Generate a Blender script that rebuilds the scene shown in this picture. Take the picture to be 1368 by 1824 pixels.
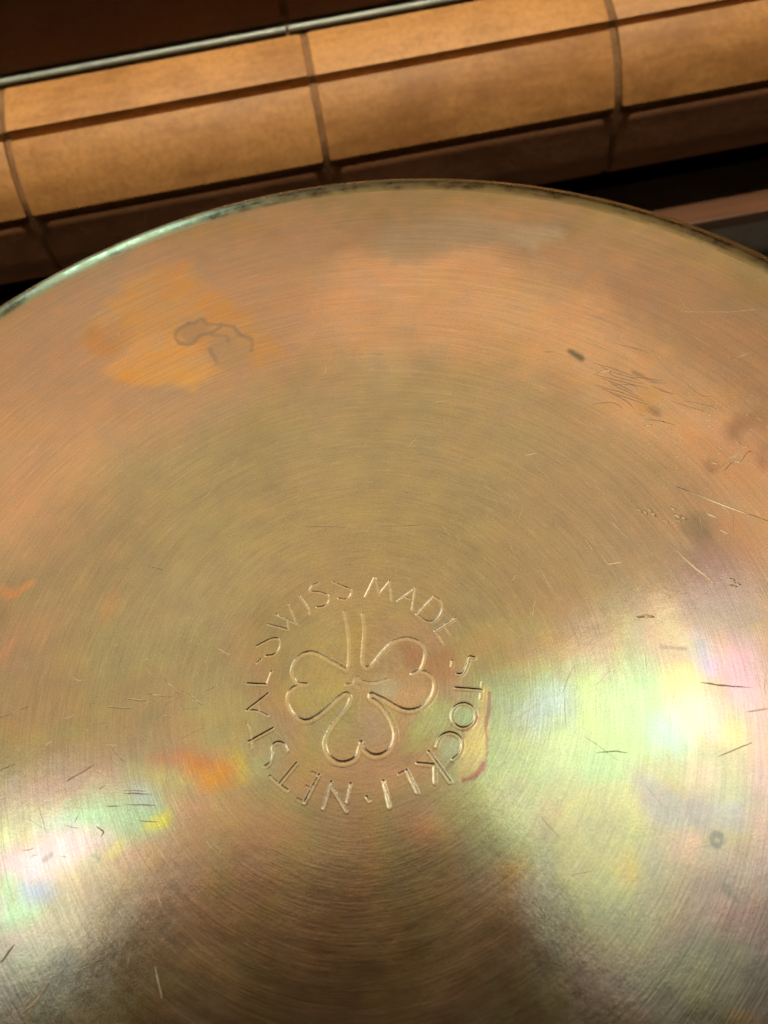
import bpy, bmesh, math, random
import numpy as np

random.seed(7)
rng = np.random.default_rng(11)
for o in list(bpy.data.objects):
    bpy.data.objects.remove(o)
scene = bpy.context.scene
COL = scene.collection

# ------------------------------------------------------------------ camera
H = 0.150                                   # height of the upturned pan above the table
CAM = (0.0098, -0.0407, H + 0.1343)
cam = bpy.data.cameras.new('camera')
cam.sensor_fit = 'VERTICAL'
cam.sensor_height = 36.0
cam.lens = 1370.0 / 1824.0 * 36.0
cam.clip_start = 0.005
cam.clip_end = 50
cam.dof.use_dof = True
cam.dof.focus_distance = 0.152
cam.dof.aperture_fstop = 20.0
camo = bpy.data.objects.new('camera', cam)
camo.location = CAM
from mathutils import Matrix, Vector
camo.rotation_euler = (Matrix.Rotation(0.5082, 3, 'X') @ Matrix.Rotation(-0.1835, 3, 'Z')).to_euler()
COL.objects.link(camo)
scene.camera = camo

# ------------------------------------------------------------------ world and lamps (indoors)
world = bpy.data.worlds.new('World')
scene.world = world
world.use_nodes = True
bgn = world.node_tree.nodes['Background']
bgn.inputs[0].default_value = (1.0, 0.52, 0.20, 1)
bgn.inputs[1].default_value = 0.034

def area(name, loc, target, sx, sy, radiance, color):
    l = bpy.data.lights.new(name, 'AREA')
    l.shape = 'RECTANGLE'; l.size = sx; l.size_y = sy
    l.energy = radiance * sx * sy * math.pi   # so that `radiance` is what a mirror would see
    l.color = color
    o = bpy.data.objects.new(name, l)
    o.location = loc
    d = Vector(target) - Vector(loc)
    o.rotation_euler = d.to_track_quat('-Z', 'Y').to_euler()
    COL.objects.link(o)
    return o

PT = (0, 0.02, H)
area('ceiling_panel_right', (0.53, 0.20, 1.55), PT, 0.50, 0.34, 1.35, (0.95, 1.0, 0.97))
area('ceiling_panel_rear', (0.26, 0.09, 1.55), PT, 0.42, 0.20, 1.15, (0.97, 1.0, 0.90))
area('ceiling_panel_left', (-0.74, 0.165, 1.50), PT, 0.30, 0.24, 1.9, (0.90, 1.0, 0.98))
area('lit_room_front', (0.0, 0.88, 1.55), (0, 0.05, H), 2.4, 1.62, 0.67, (1.0, 0.72, 0.42))
area('window_front_left', (-0.60, 1.75, 0.50), (-0.05, 0.12, H), 0.44, 0.10, 26.0, (0.55, 0.95, 1.0))
strip = area('ledge_fill_light', (0.02, 0.266, 0.62), (0.02, 0.262, 0.1), 0.76, 0.03, 4.6, (1.0, 0.82, 0.56))  # added fill light, narrow so that it brightens only the tiles; no known fixture
strip.data.spread = math.radians(22)

scene.view_settings.view_transform = 'Standard'
scene.view_settings.look = 'None'
scene.view_settings.exposure = 0.0
scene.view_settings.gamma = 1.0
scene.render.resolution_x = 768
scene.render.resolution_y = 1024

# ------------------------------------------------------------------ helpers
def empty(name, loc, label=None, cat=None, group=None):
    o = bpy.data.objects.new(name, None)
    o.location = loc
    o.empty_display_size = 0.01
    COL.objects.link(o)
    if label: o['label'] = label
    if cat: o['category'] = cat
    if group: o['group'] = group
    return o

def link(name, me, mat, parent=None):
    o = bpy.data.objects.new(name, me)
    if mat: me.materials.append(mat)
    COL.objects.link(o)
    if parent:
        o.parent = parent
        o.location = -parent.location      # meshes are laid out in scene coordinates
    return o

class NT:
    """small node-tree builder"""
    def __init__(self, name):
        self.m = bpy.data.materials.new(name)
        self.m.use_nodes = True
        self.t = self.m.node_tree
        self.b = self.t.nodes['Principled BSDF']
    def n(self, typ, **kw):
        nd = self.t.nodes.new(typ)
        for k, v in kw.items(): setattr(nd, k, v)
        return nd
    def put(self, sock, v):
        if isinstance(v, bpy.types.NodeSocket): self.t.links.new(v, sock)
        elif v is not None: sock.default_value = v
    def math(self, op, a, b=None, c=None, clamp=False):
        nd = self.n('ShaderNodeMath', operation=op, use_clamp=clamp)
        self.put(nd.inputs[0], a)
        if b is not None: self.put(nd.inputs[1], b)
        if c is not None: self.put(nd.inputs[2], c)
        return nd.outputs[0]
    def vmath(self, op, a, b=None, scale=None):
        nd = self.n('ShaderNodeVectorMath', operation=op)
        self.put(nd.inputs[0], a)
        if b is not None: self.put(nd.inputs[1], b)
        if scale is not None: self.put(nd.inputs['Scale'], scale)
        return nd.outputs['Value'] if op in ('LENGTH', 'DOT_PRODUCT') else nd.outputs[0]
    def xyz(self, x, y, z):
        nd = self.n('ShaderNodeCombineXYZ')
        for i, v in enumerate((x, y, z)): self.put(nd.inputs[i], v)
        return nd.outputs[0]
    def sep(self, v):
        nd = self.n('ShaderNodeSeparateXYZ'); self.put(nd.inputs[0], v)
        return nd.outputs
    def noise(self, vec, scale, detail=2.0, rough=0.5, dist=0.0):
        nd = self.n('ShaderNodeTexNoise')
        self.put(nd.inputs['Vector'], vec)
        nd.inputs['Scale'].default_value = scale
        nd.inputs['Detail'].default_value = detail
        nd.inputs['Roughness'].default_value = rough
        nd.inputs['Distortion'].default_value = dist
        return nd.outputs['Fac'], nd.outputs['Color']
    def ramp(self, fac, lo, hi, a=0.0, b=1.0):
        nd = self.n('ShaderNodeMapRange', interpolation_type='SMOOTHSTEP')
        self.put(nd.inputs['Value'], fac)
        nd.inputs['From Min'].default_value = lo; nd.inputs['From Max'].default_value = hi
        nd.inputs['To Min'].default_value = a; nd.inputs['To Max'].default_value = b
        return nd.outputs[0]
    def mix(self, fac, a, b, mode='MIX'):
        nd = self.n('ShaderNodeMix', data_type='RGBA', blend_type=mode)
        self.put(nd.inputs[0], fac); self.put(nd.inputs[6], a); self.put(nd.inputs[7], b)
        return nd.outputs[2]
    def bump(self, h, strength, dist, normal=None):
        nd = self.n('ShaderNodeBump')
        nd.inputs['Strength'].default_value = strength
        nd.inputs['Distance'].default_value = dist
        self.put(nd.inputs['Height'], h)
        if normal is not None: self.put(nd.inputs['Normal'], normal)
        return nd.outputs[0]
    def obj(self):
        return self.n('ShaderNodeTexCoord').outputs['Object']

def C4(c): return (c[0], c[1], c[2], 1.0)

# ------------------------------------------------------------------ materials
def copper_material(name, use_tint=True, base=(0.62, 0.47, 0.22), rough=0.188, aniso=0.60, edge=False):
    g = NT(name)
    co = g.obj()
    x, y, z = g.sep(co)
    r = g.vmath('LENGTH', g.xyz(x, y, 0.0))
    rs = g.math('MAXIMUM', r, 1e-5)
    cx = g.math('DIVIDE', x, rs); cy = g.math('DIVIDE', y, rs)
    # lathe brushing: noise that runs round the centre
    rr = g.math('ADD', r, g.math('MULTIPLY', z, 0.8)) if edge else r
    wob = g.noise(co, 45.0, 2.0)[0]
    rw = g.math('ADD', rr, g.math('MULTIPLY', wob, 0.0012))
    fine = g.noise(g.xyz(g.math('MULTIPLY', cx, 5.0), g.math('MULTIPLY', cy, 5.0), g.math('MULTIPLY', rw, 2600.0)), 1.0, 3.0, 0.6)[0]
    mid = g.noise(g.xyz(g.math('MULTIPLY', cx, 3.0), g.math('MULTIPLY', cy, 3.0), g.math('MULTIPLY', rw, 620.0)), 1.0, 3.0, 0.65)[0]
    wide = g.noise(g.xyz(g.math('MULTIPLY', cx, 1.6), g.math('MULTIPLY', cy, 1.6), g.math('MULTIPLY', rw, 150.0)), 1.0, 3.0, 0.6)[0]
    # short polishing arcs, broken up along the turn
    arcs = g.noise(g.xyz(g.math('MULTIPLY', cx, 16.0), g.math('MULTIPLY', cy, 16.0), g.math('MULTIPLY', rw, 1500.0)), 1.0, 2.0, 0.5)[0]
    cloud, cloudc = g.noise(co, 55.0, 5.0, 0.62)
    blot = g.noise(co, 190.0, 4.0, 0.6)[0]
    grain = g.noise(co, 3200.0, 2.0, 0.6)[0]
    speck = g.noise(co, 900.0, 3.0, 0.7)[0]
    if use_tint:
        a = g.n('ShaderNodeAttribute', attribute_name='tint')
        col = a.outputs['Color']
    else:
        col = C4(base)
    # oxide film: hue wanders a little from place to place
    hue = g.n('ShaderNodeHueSaturation')
    g.put(hue.inputs['Hue'], g.math('ADD', 0.5, g.math('MULTIPLY', g.math('SUBTRACT', cloud, 0.5), 0.05)))
    g.put(hue.inputs['Saturation'], g.math('ADD', 0.92, g.math('MULTIPLY', g.math('SUBTRACT', blot, 0.5), 0.7)))
    g.put(hue.inputs['Color'], col)
    v = g.math('ADD', 0.93, g.math('MULTIPLY', g.math('SUBTRACT', fine, 0.5), 0.42))
    v = g.math('ADD', v, g.math('MULTIPLY', g.math('SUBTRACT', mid, 0.5), 0.14))
    v = g.math('ADD', v, g.math('MULTIPLY', g.math('SUBTRACT', wide, 0.5), 0.07))
    v = g.math('ADD', v, g.math('MULTIPLY', g.math('SUBTRACT', blot, 0.5), 0.35))
    v = g.math('ADD', v, g.math('MULTIPLY', g.math('SUBTRACT', grain, 0.5), 0.5))
    v = g.math('ADD', v, g.math('MULTIPLY', g.ramp(arcs, 0.60, 0.80), 0.13))
    g.put(hue.inputs['Value'], v)
    # pits and specks
    sp = g.ramp(speck, 0.70, 0.80)
    colr = g.mix(g.math('MULTIPLY', sp, 0.45), hue.outputs[0], C4((0.34, 0.24, 0.13)))
    g.put(g.b.inputs['Base Color'], colr)
    g.b.inputs['Metallic'].default_value = 1.0
    ro = g.math('ADD', rough, g.math('MULTIPLY', g.math('SUBTRACT', cloud, 0.5), 0.16))
    ro = g.math('ADD', ro, g.math('MULTIPLY', g.math('SUBTRACT', mid, 0.5), 0.07))
    if edge: ro = g.ramp(g.math('ADD', g.math('MULTIPLY', blot, 0.6), g.math('MULTIPLY', mid, 0.4)), 0.38, 0.60, 0.22, 0.45)
    g.put(g.b.inputs['Roughness'], ro)
    g.b.inputs['Anisotropic'].default_value = aniso
    if not edge:
        g.put(g.b.inputs['Tangent'], g.xyz(cx, cy, 0.0))
    hgt = g.math('ADD', g.math('MULTIPLY', fine, 0.6), g.math('MULTIPLY', mid, 0.16))
    hgt = g.math('ADD', hgt, g.math('MULTIPLY', arcs, 0.22))
    b1 = g.bump(hgt, 1.0, 0.000017)
    b2 = g.bump(grain, 1.0, 0.000004, b1)
    b3 = g.bump(blot, 1.0, 0.00007 if edge else 0.000025, b2)
    g.put(g.b.inputs['Normal'], b3)
    return g.m

M_COPPER = copper_material('aged_copper')
M_EDGE = copper_material('aged_copper_edge', use_tint=False, base=(0.62, 0.52, 0.27), rough=0.22, aniso=0.0, edge=True)

def plain_metal(name, col, rough, met=1.0):
    g = NT(name)
    co = g.obj()
    f = g.noise(co, 900.0, 3.0)[0]
    g.put(g.b.inputs['Base Color'], g.mix(f, C4([c * 0.8 for c in col]), C4(col)))
    g.b.inputs['Metallic'].default_value = met
    g.b.inputs['Roughness'].default_value = rough
    return g.m
M_BARE = plain_metal('bare_scratched_copper', (1.0, 0.86, 0.60), 0.34, 1.0)
M_SOOT = plain_metal('dark_ingrained_scratch', (0.64, 0.53, 0.40), 0.5)
M_TIN = plain_metal('dull_tin_lining', (0.55, 0.53, 0.50), 0.45)

def tile_material(name, dark, light, rough, coat=0.0):
    g = NT(name)
    co = g.obj()
    oi = g.n('ShaderNodeObjectInfo').outputs['Random']
    off = g.vmath('ADD', co, g.vmath('SCALE', (13.7, 7.1, 3.3), scale=oi))
    big = g.noise(off, 22.0, 4.0, 0.6, 0.6)[0]
    stre = g.noise(g.vmath('MULTIPLY', off, (1.0, 5.0, 5.0)), 40.0, 4.0, 0.65)[0]
    fin = g.noise(off, 420.0, 3.0, 0.7)[0]
    f = g.math('ADD', g.math('MULTIPLY', big, 0.7), g.math('MULTIPLY', stre, 0.45))
    f = g.math('ADD', f, g.math('MULTIPLY', g.math('SUBTRACT', oi, 0.5), 0.16))
    f = g.ramp(f, 0.33, 0.80)
    c = g.mix(f, C4(dark), C4(light))
    c = g.mix(g.ramp(fin, 0.35, 0.75, 0.0, 0.35), c, C4([d * 0.55 for d in dark]))
    spot = g.ramp(g.noise(off, 16.0, 3.0, 0.6)[0], 0.66, 0.76)
    c = g.mix(g.math('MULTIPLY', spot, 0.55), c, C4([d * 0.45 for d in dark]))
    g.put(g.b.inputs['Base Color'], c)
    g.put(g.b.inputs['Roughness'], g.math('ADD', rough, g.math('MULTIPLY', big, 0.15)))
    g.b.inputs['Coat Weight'].default_value = coat
    g.b.inputs['Coat Roughness'].default_value = 0.25
    g.put(g.b.inputs['Normal'], g.bump(g.math('ADD', big, g.math('MULTIPLY', fin, 0.1)), 0.6, 0.0012))
    return g.m
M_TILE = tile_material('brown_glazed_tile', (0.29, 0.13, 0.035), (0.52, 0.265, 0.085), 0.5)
M_TILE_FR = tile_material('shaded_brown_tile', (0.17, 0.075, 0.030), (0.26, 0.115, 0.05), 0.65)  # brown tile again, with the front row's shade mixed into the colour
M_TILE_DK = tile_material('shade_darkened_glazed_tile', (0.09, 0.030, 0.010), (0.14, 0.05, 0.018), 0.5)  # brown tile darkened: shade of the upright rows is in the colour

def rough_material(name, a, b, scale, rough, bump=0.4, dist=0.001):
    g = NT(name)
    co = g.obj()
    n1 = g.noise(co, scale, 5.0, 0.65)[0]
    n2 = g.noise(co, scale * 11, 3.0, 0.6)[0]
    g.put(g.b.inputs['Base Color'], g.mix(g.ramp(g.math('ADD', g.math('MULTIPLY', n1, 0.7), g.math('MULTIPLY', n2, 0.3)), 0.3, 0.7), C4(a), C4(b)))
    g.b.inputs['Roughness'].default_value = rough
    g.put(g.b.inputs['Normal'], g.bump(n2, bump, dist))
    return g.m
M_GROUT = rough_material('brown_grout', (0.13, 0.065, 0.026), (0.26, 0.14, 0.06), 90.0, 0.85)
M_LIP_GLINT = rough_material('painted_lip_glint', (0.26, 0.34, 0.34), (0.44, 0.52, 0.50), 70.0, 0.25, 0.1)  # pale colour stands in for light caught on the tile lip
M_GREY = rough_material('grey_stone', (0.20, 0.195, 0.19), (0.32, 0.31, 0.30), 30.0, 0.6)
M_DARK = rough_material('shade_black_recess', (0.012, 0.008, 0.006), (0.02, 0.013, 0.01), 30.0, 0.9)  # near black, the shadow under the ledge as a colour

def wood_material():
    g = NT('brown_wood')
    co = g.obj()
    v = g.vmath('MULTIPLY', co, (3.0, 60.0, 60.0))
    n = g.noise(v, 4.0, 4.0, 0.6, 0.4)[0]
    g.put(g.b.inputs['Base Color'], g.mix(g.ramp(n, 0.3, 0.7), C4((0.08, 0.034, 0.016)), C4((0.16, 0.07, 0.034))))
    g.b.inputs['Roughness'].default_value = 0.45
    g.put(g.b.inputs['Normal'], g.bump(n, 0.4, 0.0006))
    return g.m
M_WOOD = wood_material()

# ------------------------------------------------------------------ data, millimetres on the pan's underside (x right, y away)
LETTERS = [
('S', [([(-17.88,10.98),(-15.68,11.72),(-14.19,11.82),(-13.51,11.1),(-13.69,9.78),(-14.84,8.76),(-16.31,8.76)],1)]),
('W', [([(-15.41,14.81),(-11.74,13.06)],1),([(-11.74,13.06),(-11.72,15.08)],0.6),([(-13.72,16.47),(-10.06,13.86)],1),([(-10.29,14.4),(-11.13,18.09)],1)]),
('I', [([(-9,19.4),(-7.53,16.36),(-7.42,15.33)],1)]),
('S', [([(-5.14,21.32),(-6.23,21.02),(-6.83,20),(-4.91,19.3),(-3.5,18.3),(-3.56,17.09),(-4.69,16.4),(-5.91,16.44)],1)]),
('S', [([(-2.29,21.06),(-0.99,20.07),(0.84,18.77),(0.74,17.66),(-0.45,16.98),(-1.63,17.42)],1)]),
('M', [([(3.41,16.82),(5.72,20.33)],1),([(5.86,20.06),(6.05,16.77)],1),([(6.05,16.77),(8.39,18.94)],1),([(8.39,18.94),(8.23,15.03)],1)]),
('A', [([(9.23,14.71),(12.99,16.69)],1),([(12.99,16.69),(11.63,12.48)],1),([(10.64,15.25),(12.27,14.34)],0.7)]),
('D', [([(16.05,14.29),(12.25,11.43)],1),([(16.05,14.29),(17.03,13.15),(17.22,11.72),(16.5,10.47),(15.02,9.51),(13.98,9.71),(13.04,10.47),(12.25,11.43)],1)]),
('E', [([(19.19,9.37),(14.97,7.59)],1),([(14.97,7.59),(15.96,5.05)],1),([(16.89,8.12),(17.31,6.8)],0.8),([(19.19,9.37),(19.89,7.08)],0.35)]),
('dot', [([(16.92,1.48),(16.58,0.57)],1)]),
('S', [([(20.93,1.36),(20.09,1.63),(19.54,0.55),(18.63,-0.78),(18.03,-1.19),(17.33,-1.06)],1.15)]),
('T', [([(16.49,-3.42),(20.81,-4.62)],1.2),([(21.29,-3.36),(20.39,-6.08)],0.35)]),
('O', [([(18.88,-8.81),(18.55,-9.57),(17.97,-10.15),(17.22,-10.47),(16.42,-10.49),(15.68,-10.19),(15.12,-9.63),(14.82,-8.88),(14.83,-8.06),(15.15,-7.3),(15.73,-6.7),(16.49,-6.37),(17.3,-6.36),(18.05,-6.66),(18.61,-7.24),(18.9,-7.99),(18.88,-8.81)],1)]),
('C', [([(11.25,-12.64),(11.94,-11.5),(13.07,-10.92),(14.19,-10.91),(15.17,-11.54),(15.67,-12.54),(15.45,-13.76),(14.7,-14.7),(13.57,-15.3)],1)]),
('K', [([(9.82,-13.37),(12.4,-18.76)],1),([(7.52,-14.83),(10.31,-15.6)],0.7),([(10.31,-15.6),(9.85,-18.39)],0.7)]),
('L', [([(5.53,-15.71),(6.69,-19.38)],1),([(5.53,-15.71),(4.19,-16.08)],0.4)]),
('I', [([(1.44,-16.73),(1.75,-20.89)],1)]),
('dot', [([(-1.69,-18.76),(-1.34,-19.42)],0.9)]),
('N', [([(-7.25,-15.35),(-9.07,-19.16)],1),([(-7.3,-15.98),(-5.31,-20.28)],1),([(-5.06,-18.84),(-4.05,-16.24)],1)]),
('E', [([(-9.18,-13.87),(-12.08,-17.77)],1.1),([(-12.08,-17.77),(-13.25,-17.01)],0.3),([(-9.18,-13.87),(-10.29,-13.18)],0.35),([(-10.69,-15.87),(-11.54,-15.23)],0.3)]),
('T', [([(-12.81,-11.25),(-16.08,-14.11)],1),([(-17.56,-12.55),(-16.01,-14.2),(-14.77,-15.39)],0.55)]),
('S', [([(-14.2,-8.83),(-14.53,-7.76),(-15.42,-7.14),(-16.31,-7.27),(-16.71,-7.87),(-16.74,-9.21),(-17.27,-10.29),(-18.17,-10.79)],0.9)]),
('T', [([(-16.33,-4.6),(-20.74,-6.12)],1),([(-20.86,-2.98),(-20.27,-4.49),(-20.3,-7.22)],0.4)]),
('A', [([(-16.66,1.67),(-20.68,-0.58)],1),([(-20.68,-0.58),(-18.85,-1.03),(-17,-2.26)],0.8),([(-18.56,0.4),(-18.42,-1.23)],0.35)]),
('L', [([(-20.15,4.24),(-16.68,3.44)],1),([(-16.68,3.44),(-15.64,5.61)],1)]),
('dot', [([(-18.15,7.69),(-17.36,8.29)],0.9)]),
]
EMBLEM = [
([(-0.97,14.65),(-0.75,10.97),(-0.93,7.65),(-1.49,4.49),(-2.11,3.47)],0.8),
([(2.41,13.34),(2.23,9.96),(1.58,7.17),(1.03,4),(1.6,3.09)],0.8),
([(-2.11,3.47),(-4.59,5.48),(-6.75,7.25),(-8.65,7.98),(-10.64,7.25),(-11.91,5.26),(-11.71,3.41),(-10.83,2.53),(-9.51,2.08)],1),
([(-9.51,2.08),(-11.05,2.22),(-12.7,1.34),(-13.31,-0.42),(-12.7,-2.46),(-11.15,-4.07),(-9.27,-4.23),(-6.43,-2.85),(-3.91,-1.2),(-2.63,-0.86),(-2.06,-1.74),(-2.83,-3.14),(-4.99,-5.02),(-6.62,-6.78),(-7.6,-8.64),(-7.24,-10.81),(-5.76,-12.3),(-3.95,-12.56),(-2.45,-11.93),(-1.32,-9.78)],1),
([(-1.32,-9.78),(-1.05,-10.99),(0.25,-12.23),(2.07,-12.38),(3.71,-11.42),(4.62,-9.58),(4.48,-7.51),(3.62,-5.17),(2.38,-3.34),(1.38,-2.39),(1.79,-1.76),(3.86,-3.23),(5.86,-4.94),(7.97,-5.9),(10.3,-5.58),(12.09,-4.19),(13,-2.43),(12.74,-0.82),(11.44,0.5),(9.42,0.48)],1),
([(9.42,0.48),(10.97,0.9),(12.01,2.31),(12.53,4.23),(11.69,6.04),(9.52,7.2),(7.09,6.93),(4.88,5.5),(2.6,3.5),(1.6,3.09)],1),
([(-2.49,0.68),(-1.33,0.66),(-0.33,1.66),(0.25,0.87),(2.46,0.06),(5.19,0.22)],0.6),
([(-1.36,0.47),(-0.26,-0.52),(-1.03,-5.75)],0.35),
]
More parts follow.
